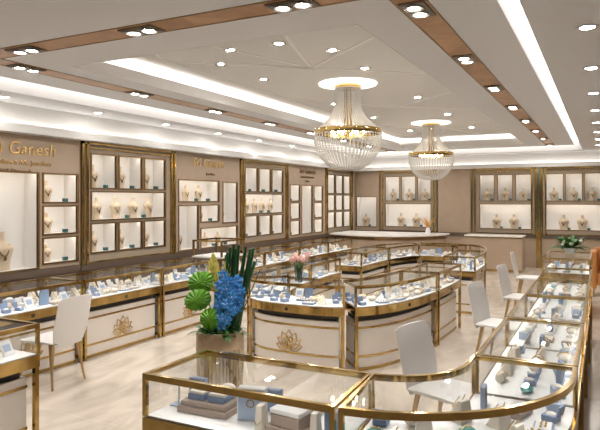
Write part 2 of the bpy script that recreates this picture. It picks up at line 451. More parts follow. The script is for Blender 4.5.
def D_niches(a, wide=True, rows=((1.05, 1.47), (1.54, 1.95), (2.02, 2.52)), u=((.19, .69), (.76, 1.27), (1.34, 1.85))):
    out = []
    for r, (z0, z1) in enumerate(rows):
        if r == 1 and wide: out.append((a+u[0][0], a+u[2][1], z0, z1))
        else: out += [(a+p, a+q, z0, z1) for p, q in u]
    return out
ROW3 = ((.97, 1.30), (1.37, 1.74), (1.81, 2.19))
L0 = [(3.7, 5.48, .92, 2.19)] + [(5.57, 6.15, a, b) for a, b in ROW3]
bay('niche_wall_panel', 'wall panel', 'tan wall panel at the left edge with large niche and three small niches', 'L', 3.3, 6.20, L0, 'P')
bay('display_cabinet', 'display cabinet', 'nearest gold-framed wall display with seven lit niches of necklace busts', 'L', 6.22, 8.34, D_niches(6.23), 'D')
L2 = [(8.46, 9.70, 1.81, 2.19), (8.46, 9.03, .92, 1.72), (9.12, 9.70, 1.42, 1.72), (9.85, 10.36, 1.38, 2.18), (9.12, 10.36, .92, 1.28)]
bay('niche_wall_panel', 'wall panel', 'tan wall panel with five unequal lit niches behind the tall glass case', 'L', 8.36, 10.46, L2, 'P')
bay('display_cabinet', 'display cabinet', 'second gold-framed wall display on the left wall, wide bright middle niche', 'L', 10.48, 12.58, D_niches(10.49), 'D')
L4 = [(12.72, 13.22, a, b) for a, b in ROW3] + [(13.34, 13.94, .97, 2.19)] + [(14.06, 14.58, a, b) for a, b in ROW3]
bay('niche_wall_panel', 'wall panel', 'tan wall panel with tall pale centre niche between two columns of small niches', 'L', 12.60, 14.74, L4, 'P')
bay('display_cabinet', 'display cabinet', 'farthest left wall display with nine equal lit niches in gold frame', 'L', 14.76, 16.70, D_niches(14.72, False), 'D')
bay('wall_filler_panel', 'wall panel', 'plain tan wall panel at the left edge before the sign', 'L', YF+.02, 3.28, [], 'P')
bay('wall_filler_panel', 'wall panel', 'narrow tan panel in the far left corner of the room', 'L', 16.72, 16.99, [], 'P')
RT = (1.81, 2.51); RB = (1.04, 1.70)
bay('niche_wall_panel', 'wall panel', 'tan corner panel with one low lit niche on back wall', 'B', -6.79, -6.04, [(-6.76, -6.12, 1.02, 1.91)], 'P')
B1 = [(-5.83, -5.41)+RT, (-5.33, -4.92)+RT, (-4.84, -4.46)+RT, (-5.83, -4.46)+RB]
bay('display_cabinet', 'display cabinet', 'gold-framed back wall display behind the farther chandelier', 'B', -6.02, -4.27, B1, 'D')
bay('wall_filler_panel', 'wall panel', 'plain tan back wall panel between two gold-framed displays', 'B', -4.25, -3.32, [], 'P')
B2 = [(-3.06, -2.69)+RT, (-2.58, -2.21)+RT, (-2.11, -1.73)+RT, (-3.06, -1.73)+RB]
bay('display_cabinet', 'display cabinet', 'gold-framed back wall display above the beige reception desk', 'B', -3.30, -1.60, B2, 'D')
B3 = [(-1.35, -.94)+RT, (-.87, -.49)+RT, (-.42, -.04)+RT, (-1.35, -.04)+RB]
bay('display_cabinet', 'display cabinet', 'rightmost gold-framed back wall display above the leafy plant', 'B', -1.46, .13, B3, 'D')
bay('wall_filler_panel', 'wall panel', 'plain tan back wall panel at the right end of the back wall', 'B', .15, XR-.02, [], 'P')
t = thing('wall_pilaster', 'narrow gold and green mirrored pilaster between the two right back displays', 'pilaster', (-1.53, YB, 0))
MB().box(-.065, .065, 0, .3, 0, 2.70).build('mirror_strip', 'mirror', t)
g = MB().box(-.065, -.03, -.02, 0, .2, 2.70).box(.03, .065, -.02, 0, .2, 2.70).box(-.05, .05, -.03, 0, .0, 1.0); g.build('gold_strip', 'gold', t)

# wall lettering
def lettering(name, label, body, subs, yc, z, size, m, sub_m):
    t = thing(name, label, 'sign', (XL+.002, yc, z))
    rot = Matrix(((0, 0, 1, 0), (1, 0, 0, 0), (0, 1, 0, 0), (0, 0, 0, 1)))
    def line(nm, txt, s, dz, du, mm, shear=0.):
        def wordmesh(w):
            cu = bpy.data.curves.new(nm, 'FONT'); cu.body = w; cu.size = s; cu.extrude = .006; cu.shear = shear
            cu.space_character = 1.05
            tmp = bpy.data.objects.new(nm, cu); COL.objects.link(tmp)
            dg = bpy.context.evaluated_depsgraph_get()
            me = bpy.data.meshes.new_from_object(tmp.evaluated_get(dg))
            bpy.data.objects.remove(tmp); bpy.data.curves.remove(cu)
            return me
        ms = []; x = 0
        for w in txt.split():
            me = wordmesh(w); x1 = max(v.co.x for v in me.vertices); ms.append((me, x)); x += x1 + s*.3
        tot = x - s*.3
        for me, x in ms:
            me.transform(Matrix.Translation((x-tot/2, 0, 0)))
            me.transform(rot); me.transform(Matrix.Translation((.006, du, dz)))
            me.materials.clear(); me.materials.append(M[mm]); link(nm, me, t)
    line('shop_name', body, size, 0, 0, m, .15)
    for k, (txt, s, dz, du, mm) in enumerate(subs): line('subtitle', txt, s, dz, du, mm)
    return t
lettering('wall_sign', 'gold shop name lettering on the tan panel at left edge', 'Sri Ganesh', [('Jewellers & A.K. Jewellers', .085, -.14, 0, 'goldl'), ('Gold & Diamonds', .075, -.25, -.12, 'bronze')], 5.22, 2.44, .235, 'goldl', 'bronze')
lettering('wall_sign', 'gold shop name lettering above the panel of five niches', 'Sri Ganesh', [('Jewellers', .075, -.16, .06, 'bronze')], 9.36, 2.47, .22, 'goldl', 'bronze')
lettering('wall_sign', 'small dark gold shop name lettering on the third tan panel', 'Sri Ganesh', [('Jewellers & A.K. Jewellers', .07, -.11, 0, 'bronze'), ('Jewellers', .06, -.21, 0, 'bronze')], 13.66, 2.50, .20, 'bronze', 'bronze')

# ------------------------------------------------------------------ busts and boxes in the niches
def bust_proto():
    t = thing('necklace_bust', 'x x x x', 'display bust')
    MB().lathe([(0, 0), (.25, 0), (.26, .03), (.25, .10), (.285, .28), (.355, .47), (.37, .53), (.345, .58), (.24, .645), (.15, .69), (.11, .745), (.092, .83), (.105, .92), (.09, .95), (0, .955)], 18, sx=1, sy=.45).build('bust', 'cream', t, True)
    nk = MB()
    pts = []
    for k in range(15):
        a = -1.25 + 2.5*k/14
        x = .19*math.sin(a)*1.05; z = .72 - .36*max(0, math.cos(a))**1.2
        rr = .17 + (.69-z)*.62
        pts.append((x, -math.sqrt(max(.0004, 1-(x/(rr+.04))**2))*(rr*.45+.018), z))
    nk.tube(pts, .02, 6); nk.ball((0, pts[7][1]-.012, pts[7][2]-.05), .05, 1, .5, 1.3)
    nk.build('necklace', 'neck', t, True)
    return t
def nbox_proto():
    t = thing('gift_box', 'x x x x', 'gift box')
    MB().box(-.04, .04, -.03, .03, 0, .045).bevel(.004, 1).build('box', 'dteal', t)
    MB().box(-.042, .042, -.032, .032, .045, .06).bevel(.003, 1).build('lid', 'lidteal', t)
    return t
BU = bust_proto(); NB = nbox_proto(); ub = [0, 0]
def put(proto, i, loc, rz, label, group, sc):
    if not ub[i]:
        proto.location = loc; proto.rotation_euler = (0, 0, rz); proto.scale = sc; tag(proto, label, proto['category'], group); ub[i] = 1
    else: copy_thing(proto, loc, rz, label, group, sc)
def bust(wall, u, z, h, where, v=.14, turn=0., w=.85):
    put(BU, 0, P(wall, u, z+.001, v), WAYS[wall]+turn, 'cream necklace bust ' + where, 'necklace busts in the wall niches', (h*w, h*w, h))
def nbox(wall, u, z, where, v=.08, s=1.):
    put(NB, 1, P(wall, u, z+.001, v), WAYS[wall]+random.uniform(-.3, .3), 'small dark teal box ' + where, 'small boxes in the wall niches', (s*.85, s*.85, s*.8))
def cab(nm, wall, niches, plan):
    for idx, (us, h, bx_, where) in plan.items():
        n = niches[idx]
        for q, u in enumerate(us):
            w = where if len(us) == 1 else where.replace('#', ORD[q])
            bust(wall, n[0]+(n[1]-n[0])*u, n[2], h*(n[3]-n[2]), w + nm, turn=random.uniform(-.15, .15))
        for q, u in enumerate(bx_):
            w = where.replace('busts', 'boxes') if len(us) == 1 or len(bx_) == 1 else where
            w = w.replace('#', ORD[q] if len(bx_) > 1 else 'the only')
            if len(us) > 1 and len(bx_) == 1: w = where.replace('# from left ', '').replace('# from front ', '')
            nbox(wall, n[0]+(n[1]-n[0])*u, n[2], w + nm)
T3 = ('first', 'middle', 'last')
cab(' of the panel at left edge', 'L', L0, {0: ([.75], .42, [], 'in the large niche'), 1: ([.27], .82, [.75], 'in the bottom small niche'), 2: ([.27], .82, [.75], 'in the middle small niche'), 3: ([.27], .82, [.75], 'in the top small niche')})
N = D_niches(6.23)
cab(' of nearest left wall display', 'L', N, {**{k: ([.3], .78, [.72], 'in %s bottom niche' % T3[k]) for k in range(3)}, 3: ([.14, .38, .62, .84], .86, [.5, .73], '# from front in middle niche'), **{4+k: ([.3], .74, [.72], 'in %s top niche' % T3[k]) for k in range(3)}})
cab(' of five-niche left panel', 'L', L2, {0: ([.3, .62], .84, [.5, .8], '# from front in top wide niche'), 1: ([.25], .5, [], 'in the tall low niche'), 2: ([.28], .82, [.7], 'in the middle small niche'), 3: ([.25], .42, [], 'in the tall high niche'), 4: ([.25, .6], .8, [.42, .75], '# from front in bottom wide niche')})
N = D_niches(10.49)
cab(' of second left wall display', 'L', N, {**{k: ([], .5, [.3], 'in %s bottom niche' % T3[k]) for k in range(3)}, 3: ([.15, .36, .56, .78], .82, [.47, .68], '# from front in middle niche'), **{4+k: ([.28], .4, [.62], 'in %s top niche' % T3[k]) for k in range(3)}})
H3 = ('bottom', 'middle', 'top')
cab(' of third tan wall panel', 'L', L4, {**{k: ([], .5, [.3], 'in front %s niche' % H3[k]) for k in range(3)}, **{4+k: ([], .5, [.3], 'in rear %s niche' % H3[k]) for k in range(3)}})
N = D_niches(14.72, False)
cab(' of farthest left wall display', 'L', N, {3*r+k: ([], .5, [.3], 'in %s %s niche' % (T3[k], H3[r])) for r in range(3) for k in range(3)})
cab(' on the back wall', 'B', [(-6.76, -6.12, 1.02, 1.91)], {0: ([.4], .45, [.62], 'in the low corner niche')})
for nm, N in ((' of back display behind chandelier', B1), (' of back display above desk', B2), (' of rightmost back display', B3)):
    cab(nm, 'B', N, {**{k: ([.46], .52, [.84], 'in %s top niche' % ('left', 'middle', 'right')[k]) for k in range(3)}, 3: ([.32, .66], .62, [.42, .78], '# from left in wide niche')})

# ------------------------------------------------------------------ glass counters
class Path:
    def __init__(s, pts, side):
        s.p = [Vector((x, y)) for x, y in pts]; s.c = [0]
        for a, b in zip(s.p, s.p[1:]): s.c.append(s.c[-1]+(b-a).length)
        n = len(s.p); s.n = []
        for i in range(n):
            d = (s.p[min(i+1, n-1)]-s.p[max(i-1, 0)]).normalized(); s.n.append(Vector((-d.y, d.x))*side)
        s.L = s.c[-1]
    def at(s, d, off=0.):
        d = max(0, min(s.L, d)); i = 0
        lo, hi = 0, len(s.c)-2
        while lo < hi:
            m = (lo+hi+1)//2
            if s.c[m] <= d: lo = m
            else: hi = m-1
        i = lo; k = (d-s.c[i])/max(1e-9, s.c[i+1]-s.c[i])
        p = s.p[i].lerp(s.p[i+1], k); n = s.n[i].lerp(s.n[i+1], k).normalized()
        return p+n*off, n
    def near(s, x, y):
        q = Vector((x, y)); best = min(range(len(s.p)), key=lambda i: (s.p[i]-q).length)
        return s.c[best]
GLZ = .925
UNITS = []
def counter(label, path, d0, d1, dep, n=1, lotus=False, bedz=.69, glz=GLZ, group='glass jewellery counters', post_r=.03, legs=True, panes=True):
    L = d1-d0
    mid, nrm = path.at((d0+d1)/2, dep/2)
    t = thing('glass_counter', label, 'display counter', (mid.x, mid.y, 0), 0, group)
    def line(a, b, off, k=None):
        k = k or n
        out = []
        for i in range(k+1):
            p, _ = path.at(d0+a+(L-a-b)*i/k, off); out.append((p.x-mid.x, p.y-mid.y))
        return out
    def seg(mb, a, b, o0, o1, z0, z1, k=None): mb.strip(line(a, b, o0, k), line(a, b, o1, k), z0, z1)
    e = .07
    mb = MB(); seg(mb, e, e, .07, dep-.07, .035, .53); mb.build('base_cabinet', 'panel', t, n > 1)
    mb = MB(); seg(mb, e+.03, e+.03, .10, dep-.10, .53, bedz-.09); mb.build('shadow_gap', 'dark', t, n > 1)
    mb = MB(); seg(mb, e-.005, e-.005, .063, dep-.063, .45, .472); seg(mb, e-.005, e-.005, .063, dep-.063, .14, .162); mb.build('trim_band', 'gold', t, n > 1)
    mb = MB(); seg(mb, e-.008, e-.008, .06, dep-.06, 0, .035); mb.build('plinth', 'gold', t, n > 1)
    mb = MB(); seg(mb, .004, .004, .004, dep-.004, bedz-.09, bedz); mb.build('tray_rim', 'gold', t, n > 1)
    mb = MB(); seg(mb, .02, .02, .02, dep-.02, bedz, bedz+.008); mb.build('display_bed', 'bed', t)
    w = .024
    for (a, b) in ((.004, L-.004-w), (L-.004-w, .004)):
        for (o0, o1) in ((.004, .004+w), (dep-.004-w, dep-.004)):
            mb = MB(); seg(mb, a, b, o0, o1, bedz+.008, glz-w, 1); mb.build('post', 'gold', t)
            if legs:
                mb = MB(); a2, b2 = (a+.004, b-.014) if a < L/2 else (a-.014, b+.004)
                oo = (o0+.004, o1+.014) if o0 < dep/2 else (o0-.014, o1-.004)
                seg(mb, a2, b2, oo[0], oo[1], 0, bedz-.09, 1); mb.build('leg', 'gold', t)
    fr = MB()
    seg(fr, .004, .004, .004, .004+w, glz-w, glz); seg(fr, .004, .004, dep-.004-w, dep-.004, glz-w, glz)
    seg(fr, .004, L-.004-w, .004+w, dep-.004-w, glz-w, glz, 1); seg(fr, L-.004-w, .004, .004+w, dep-.004-w, glz-w, glz, 1)
    for o_ in (.004, .024, dep-.028, dep-.008): seg(fr, .03, .03, o_, o_+.004, glz-w-.009, glz-w)
    fr.build('top_frame', 'gold', t, n > 1)
    for o_ in (.009, dep-.023):
        ls = MB(); seg(ls, .05, .05, o_, o_+.014, glz-w-.004, glz-w-.0005); ls.build('light_strip', 'case_led', t)
    if panes:
        g = .004
        for nm, aa in (('glass_front', (.004+w, .004+w, .012, .012+g)), ('glass_back', (.004+w, .004+w, dep-.012-g, dep-.012))):
            mb = MB(); seg(mb, *aa, bedz+.008, glz-w); mb.build(nm, 'glass', t)
        for aa in ((.012, L-.012-g), (L-.012-g, .012)):
            mb = MB(); seg(mb, *aa, .004+w, dep-.004-w, bedz+.008, glz-w, 1); mb.build('glass_end', 'glass', t)
        mb = MB(); seg(mb, .004+w, .004+w, .004+w, dep-.004-w, glz-.008, glz-.004); mb.build('glass_top', 'glass', t)
    # lock on the tray rim
    p, nn = path.at((d0+d1)/2, -.002)
    mb = MB(); tg = Vector((nn.y, -nn.x)); q = p-mid
    pts = []
    for zz in (bedz-.065, bedz-.03):
        for (s1, s2) in ((-1, 0), (1, 0), (1, 1), (-1, 1)):
            v = q + tg*.016*s1 + nn*.008*s2; pts.append((v.x, v.y, zz))
    mb.hexa(pts); mb.build('lock', 'dark', t)
    if lotus:
        mb = MB(); c0 = L/2
        def onface(u, z):
            p, _ = path.at(d0+c0+u, .064); return (p.x-mid.x, p.y-mid.y, z)
        for ang, ln, wd in ((0, .205, .055), (27, .195, .055), (-27, .195, .055), (54, .185, .05), (-54, .185, .05), (78, .17, .042), (-78, .17, .042), (13, .13, .035), (-13, .13, .035)):
            A = math.radians(ang)
            for s in (-1, 1):
                pts = []
                for k in range(9):
                    r = k/8; x = s*wd*math.sin(PI*min(1, r**.9))*(.9 if r < 1 else 0); y = ln*r
                    pts.append(onface(x*math.cos(A)+y*math.sin(A), .195 + y*math.cos(A)-x*math.sin(A)))
                mb.tube(pts, .0055, 5)
        mb.build('lotus_emblem', 'goldl', t)
    UNITS.append((label, path, d0, d1, dep, bedz+.008))
    return t

# right-hand L counter with the rounded corner
pts = [(-2.18, 2.40), (-1.12, 2.40)]
pts = [(-2.18+(1.06)*k/10, 2.40) for k in range(10)]
pts += [(-1.12+1.0*math.sin(a), 3.40-1.0*math.cos(a)) for a in [PI/2*k/24 for k in range(25)]]
pts += [(-.12, 3.40+.1*k) for k in range(1, 56)]
PR = Path(pts, 1)
a0 = PR.near(-1.06, 2.40); a1 = PR.near(-.12, 3.6)
counter('foreground straight glass counter at the bottom centre, nearest the camera', PR, 0, a0-.005, .575, 2, bedz=.692)
counter('rounded corner glass counter at the bottom right', PR, a0+.005, a1-.004, .575, 16, bedz=.692)
RN = []
for k in range(4):
    s0 = a1 + 1.27*k
    RN.append(s0)
    counter('%s straight glass counter past the corner, right-hand row' % ORD[k], PR, s0+.004, s0+1.262, .565, 1)
PF = Path([(-.16, 10.05), (-.16, 11.5)], 1)
counter('far glass counter under the leafy plant', PF, 0, 1.4, .70, 1)
# near left counter
PN = Path([(-3.735, 3.035), (-3.735, .6)], -1)
counter('near glass counter cut by the left photo edge', PN, 0, 1.25, .6, 1)
# left wall counter
PL = Path([(-5.245, 3.40), (-5.245, 14.3)], 1)
LB = [3.50+1.345*k for k in range(8)]
for k in range(7):
    counter('%s glass counter of left wall row, counted from the camera' % ORD[k], PL, LB[k]-3.40+.006, LB[k+1]-3.40-.006, .6, 1, lotus=(k in (0, 1, 2, 4)))
# island ring
ring = []
a_, b_, n_ = 1.2, 3.35, 3.3
for k in range(721):
    ph = 2*PI*k/720 - PI/2
    c, s = math.cos(ph), math.sin(ph)
    ring.append((-3.0+a_*math.copysign(abs(c)**(2/n_), c), 9.05+b_*math.copysign(abs(s)**(2/n_), s)))
# resample evenly
pv = Path(ring, 1); ring = [tuple(pv.at(pv.L*k/800)[0]) for k in range(801)]
# start in the middle of the left side so that no unit crosses the seam
rot = min(range(800), key=lambda i: (ring[i][0]+4.2)**2+(ring[i][1]-9.05)**2)
ring = ring[rot:800]+ring[:rot+1]
RG = Path(ring, 1)
def rp(x, y): return RG.near(x, y)
DP = .52
counter('front island counter with lotus emblem and curved glass', RG, rp(-3.68, 5.95), rp(-2.44, 5.80), DP, 12, lotus=True)
counter('curved island counter at the front right of the oval', RG, rp(-2.34, 5.85), rp(-1.83, 7.38), DP, 16)
counter('straight island counter on the right side of the oval', RG, rp(-1.82, 7.42), rp(-1.8, 8.58), DP, 4)
counter('curved island counter at the front left behind the flowers', RG, rp(-4.17, 7.38), rp(-3.74, 6.0), DP, 14)
counter('straight island counter on the left side of the oval', RG, rp(-4.2, 8.58), rp(-4.18, 7.42), DP, 4)
counter('rear island counter on right side, beyond the gap', RG, rp(-1.8, 9.64), rp(-1.83, 10.85), DP, 4)
counter('curved rear island counter at the far right of the oval', RG, rp(-1.84, 10.9), rp(-2.42, 12.3), DP, 14)
counter('middle rear island counter along the far end of the oval', RG, rp(-2.5, 12.3), rp(-3.5, 12.3), DP, 10)
counter('curved rear island counter at the far left of the oval', RG, rp(-3.58, 12.3), rp(-4.16, 10.9), DP, 14)
counter('rear island counter on left side, beyond the gap', RG, rp(-4.17, 10.85), rp(-4.2, 9.5), DP, 4)

# tall glass case standing on the left wall counter
t = thing('tall_glass_case', 'tall open glass case raised above left wall counter behind flowers', 'display case', (-5.545, 7.92, .926))
for x in (-.285, .257):
    for y in (-.33, .302): MB().box(x, x+.028, y, y+.028, .02, .25).build('post', 'bronze', t)
g = MB().box(-.285, .285, -.33, -.302, .25, .275).box(-.285, .285, .302, .33, .25, .275).box(-.285, -.257, -.302, .302, .25, .275).box(.257, .285, -.302, .302, .25, .275)
g.build('top_frame', 'gold', t)
MB().box(-.285, .285, -.33, .33, 0, .02).build('display_bed', 'bed', t)
MB().box(.27, .274, -.302, .302, .02, .25).build('glass_pane', 'glass', t)
MB().box(-.257, .257, -.302, .302, .262, .266).build('glass_top', 'glass', t)

# ------------------------------------------------------------------ chandeliers
def crystal_strand(pts, r, beads):
    mb = MB(); pts = [Vector(p) for p in pts]
    cum = [0]
    for a, b in zip(pts, pts[1:]): cum.append(cum[-1]+(b-a).length)
    def at(d):
        for i in range(len(pts)-1):
            if cum[i+1] >= d-1e-9: return pts[i].lerp(pts[i+1], (d-cum[i])/max(1e-9, cum[i+1]-cum[i]))
        return pts[-1]
    mb.tube(pts, r*.3, 4)
    for k in range(beads):
        c = at(cum[-1]*(k+.5)/beads)
        mb.ball(c, r, u=5, v=3, sz=1.25)
    return mb
def chandelier(x, y, label):
    t = thing('crystal_chandelier', label, 'chandelier', (x, y, ZT-.002), 0, 'crystal chandeliers')
    D = -(ZT-2.795)
    MB().lathe([(0, -.0), (.405, -.0), (.405, -.018), (0, -.02)], 40).build('ceiling_rose', 'rose', t)
    MB().lathe([(.17, -.02), (.19, -.03), (.19, -.055), (.16, -.06), (.0, -.065)], 32).build('canopy', 'goldl', t, True)
    prof = [(.452, D-.034), (.468, D-.034), (.472, D), (.468, D+.034), (.452, D+.034), (.452, D-.034)]
    MB().lathe(prof, 48).build('ring', 'gold', t, True)
    MB().lathe([(.17, -.06), (.18, -.06), (.18, -.08), (.17, -.08), (.17, -.06)], 32).build('top_ring', 'goldl', t, True)
    for k in range(5):
        a = 2*PI*k/5
        MB().tube([(.05*math.cos(a), .05*math.sin(a), -.06), (.05*math.cos(a), .05*math.sin(a), D-.02)], .011, 8).build('stem', 'gold', t, True)
    mb = MB()
    for k in range(6):
        a = 2*PI*k/6; mb.tube([(0, 0, D), (.455*math.cos(a), .455*math.sin(a), D)], .007, 6)
    mb.build('spokes', 'gold', t, True)
    up = []
    for k in range(9):
        q = k/8; z = -.07 + (D+.02+.07)*q
        r = .18 + .275*max(0, (q-.35)/.65)**2.1
        up.append((r, 0, z))
    me = crystal_strand(up, .0085, 34).mesh('crystal_strand', 'crystal')
    for k in range(56):
        o = link('crystal_strand', me, t); o.rotation_euler = (0, 0, 2*PI*k/56)
    low = []
    for k in range(11):
        q = k/10; a = PI/2*q
        low.append((.06 + .405*math.cos(a)**.75 * (1+.05*math.sin(PI*min(1, q*1.6))) if q < 1 else .07, 0, D-.03 - .50*math.sin(a)**1.25))
    me2 = crystal_strand(low, .012, 20).mesh('crystal_bowl_strand', 'crystal')
    for k in range(50):
        o = link('crystal_bowl_strand', me2, t); o.rotation_euler = (0, 0, 2*PI*k/50)
    MB().lathe([(.0, D-.535), (.05, D-.535), (.085, D-.528), (.05, D-.52), (0, D-.52)], 20).build('bottom_plate', 'gold', t, True)
    me3 = MB().lathe([(0, 0), (.016, .012), (.02, .035), (.012, .065), (0, .085)], 10).mesh('bulb', 'bulb', True)
    me4 = MB().lathe([(.0, -.05), (.012, -.05), (.012, 0), (0, 0)], 8).mesh('candle_holder', 'goldl', True)
    for k in range(8):
        a = 2*PI*k/8+.2; r = .15 if k % 2 else .22
        h = link('candle_holder', me4, t); h.location = (r*math.cos(a), r*math.sin(a), D-.03)
        b = link('bulb', me3, h)
    return t
chandelier(-3.18, 7.66, 'larger crystal chandelier with gold ring, nearer the camera')
chandelier(-3.24, 12.38, 'smaller looking crystal chandelier with gold ring, farther from camera')

# ------------------------------------------------------------------ chairs
def chair_proto():
    t = thing('shell_chair', 'x x x x', 'chair')
    mb = MB(); NX, NY = 8, 6
    def cushion(mb, fn, NX=9, NY=7, th=.045):
        top = [[mb.bm.verts.new(fn(i/NX, j/NY, 1)) for i in range(NX+1)] for j in range(NY+1)]
        bot = [[mb.bm.verts.new(fn(i/NX, j/NY, 0)) for i in range(NX+1)] for j in range(NY+1)]
        for j in range(NY):
            for i in range(NX):
                mb.bm.faces.new((top[j][i], top[j][i+1], top[j+1][i+1], top[j+1][i]))
                mb.bm.faces.new((bot[j][i], bot[j+1][i], bot[j+1][i+1], bot[j][i+1]))
        for j in range(NY):
            mb.bm.faces.new((top[j][0], top[j+1][0], bot[j+1][0], bot[j][0])); mb.bm.faces.new((top[j][NX], bot[j][NX], bot[j+1][NX], top[j+1][NX]))
        for i in range(NX):
            mb.bm.faces.new((top[0][i], bot[0][i], bot[0][i+1], top[0][i+1])); mb.bm.faces.new((top[NY][i], top[NY][i+1], bot[NY][i+1], bot[NY][i]))
    def seat(u, v, s):
        w = .235 - .025*v; x = (u*2-1)*w
        e = (abs(u*2-1))**6*.02 + (abs(v*2-1))**6*.02
        y = -.24 + .46*v - (.02 if v == 0 else 0)*(1-abs(u*2-1)**2)
        return (x*(1-(.10 if v in (0, 1) and u in (0, 1) else 0)), y, .425 + s*.055 - (e if s else -e*.6) - .012*math.sin(PI*u)*s)
    cushion(mb, seat); mb.build('seat', 'chair', t, True)
    mb = MB()
    def back(u, v, s):
        w = .175 + .05*min(1, v/.35)**.6 - .012*max(0, v-.4); x = (u*2-1)*w
        e = abs(u*2-1)**6*.012 + abs(v*2-1)**8*.010
        zt = .40 + .49*v - (abs(u*2-1)**8)*.022*(v if v > .5 else 0)
        y = .18 + .10*v + .03*math.cos((u*2-1)*1.2) + (.016-e if s else -.016+e)
        return (x, y-.01*math.sin(PI*u)*0, zt)
    cushion(mb, back, 10, 9); mb.build('backrest', 'chair', t, True)
    for sx in (-1, 1):
        for sy in (-1, 1):
            MB().tube([(sx*.165, sy*.15-.02, .43), (sx*.215, sy*.225-.02, 0)], .021, 10, .011).build('leg', 'leg', t, True)
    return t
CH = chair_proto()
CH.location = (-4.93, 4.16, 0); CH.rotation_euler = (0, 0, math.radians(-86)); tag(CH, 'white shell chair with gold legs facing the left wall counter', 'chair', 'white shell chairs')
for y, rz, lb in ((4.36, 72, 'white shell chair half hidden behind the rounded corner counter'), (6.92, 76, 'second white chair along the right-hand counters from the camera'), (8.95, 80, 'third white chair along the right-hand counters from the camera'), (11.25, 90, 'farthest white chair beside the far counter with plant')):
    copy_thing(CH, (-1.03 if y < 10 else -1.17, y, 0), math.radians(rz), lb)

# ------------------------------------------------------------------ orange armchair (seen in part at the right edge)
t = thing('armchair', 'orange leather armchair at the right edge behind the far counter', 'armchair', (.18, 12.75, 0))
MB().box(-.28, .28, -.28, .26, .22, .44).bevel(.03, 2).build('seat', 'orange', t)
MB().box(-.32, .32, .20, .34, .22, .90).bevel(.04, 2).build('backrest', 'orange', t)
for s in (-1, 1):
    MB().box(s*.34-.06, s*.34+.06, -.30, .30, .15, .86 if s < 0 else .66).bevel(.035, 2).build('armrest', 'orange', t)
    for q in (-.26, .26): MB().tube([(s*.33, q, .16), (s*.34, q, 0)], .02, 8, .012).build('leg', 'leg', t, True)

# ------------------------------------------------------------------ reception desks on the back side
t = thing('reception_desk', 'beige reception desk with white top below the right back display', 'desk', (-2.49, 15.9, 0))
MB().box(-.70, .70, -.26, .28, 0, .86).build('body', 'wall', t)
MB().box(-.72, .72, -.31, .30, .885, .925).bevel(.006, 1).build('desk_top', 'ledge', t)
MB().box(-.70, .70, -.28, .28, .86, .885).build('trim_band', 'gold', t)
MB().box(-.702, .702, -.262, .28, 0, .06).build('plinth', 'gold', t)
fr = [(-6.62, 14.65), (-6.2, 14.42), (-5.7, 14.28), (-5.2, 14.24), (-4.75, 14.34), (-4.35, 14.6), (-4.05, 14.95), (-3.82, 15.35), (-3.7, 15.75)]
t = thing('curved_reception_desk', 'curved reception desk with white stone top in the far left corner', 'desk', (-5.2, 15.3, 0))
def deskshape(k):
    c = Vector((-5.2, 15.6))
    P_ = [Vector(p) for p in fr]+[Vector((-3.7, 16.1)), Vector((-6.62, 16.1))]
    return [((c+(p-c)*k).x+5.2, (c+(p-c)*k).y-15.3) for p in P_]
mb = MB(); mb.poly([(x, y, .885) for x, y in deskshape(1)], (0, 0, .04)); mb.build('desk_top', 'ledge', t)
mb = MB(); mb.poly([(x, y, .80) for x, y in deskshape(.965)], (0, 0, .084)); mb.build('trim_band', 'bronze', t)
mb = MB(); mb.poly([(x, y, 0) for x, y in deskshape(.94)], (0, 0, .80)); mb.build('body', 'wall', t)

# ------------------------------------------------------------------ flower arrangement in the gold pot
def leaf_mesh(mb, base, dirv, L, W, droop=.3, n=6, up=Vector((0, 0, 1))):
    base = Vector(base); d = Vector(dirv).normalized(); side = d.cross(up)
    if side.length < .1: side = Vector((1, 0, 0))
    side.normalize(); rows = []
    for k in range(n+1):
        q = k/n; w = W*math.sin(PI*(.08+.92*q))**.8 if k < n else .001
        c = base + d*L*q - Vector((0, 0, 1))*droop*L*q*q
        nn = d.cross(side)*(.25*w)
        rows.append([mb.bm.verts.new(c-side*w+nn*-1), mb.bm.verts.new(c), mb.bm.verts.new(c+side*w+nn*-1)])
    for A, B in zip(rows, rows[1:]):
        for i in range(2): mb.bm.faces.new((A[i], A[i+1], B[i+1], B[i]))
PX, PY = -2.74, 3.93
ph = .80
t = thing('flower_arrangement', 'gold mosaic floor pot with blue orchids, green leaves and tall reeds', 'flower pot', (PX, PY, 0))
mb = MB(); prof_r = .175
prof = [(0, 0), (.16, 0), (.165, .02), (.178, ph-.13), (.178, ph-.125)]
mb.lathe(prof, 40)
for k in range(40):
    a = 2*PI*k/40
    mb.tube([(.172*math.cos(a)*.93, .172*math.sin(a)*.93, .015), (.18*math.cos(a), .18*math.sin(a), ph-.13)], .0125, 6)
mb.build('pot_body', 'mosaic', t, True)
MB().lathe([(.16, ph-.13), (.192, ph-.13), (.192, ph-.005), (.188, ph), (.172, ph), (.172, ph-.03), (0, ph-.03)], 40).build('pot_rim', pbr('pot_rim_bronze', (.60, .47, .33), .3, .6, noise=.15, nscale=18), t, True)
MB().lathe([(.17, ph-.028), (.16, ph-.015), (0, ph-.005)], 24).build('soil', 'soil', t, True)
# image right in world
RT_ = Vector((.889, .457, 0)); FW = Vector((-.457, .889, 0))
def pp(px_, py_, dep=0.):
    """point of the arrangement: sideways / height as seen from the shop entrance, dep = towards the back"""
    s = 4.78/590
    v = RT_*((px_-217.5)*s) + FW*dep
    return Vector((v.x, v.y, ph + (330-py_)*s))
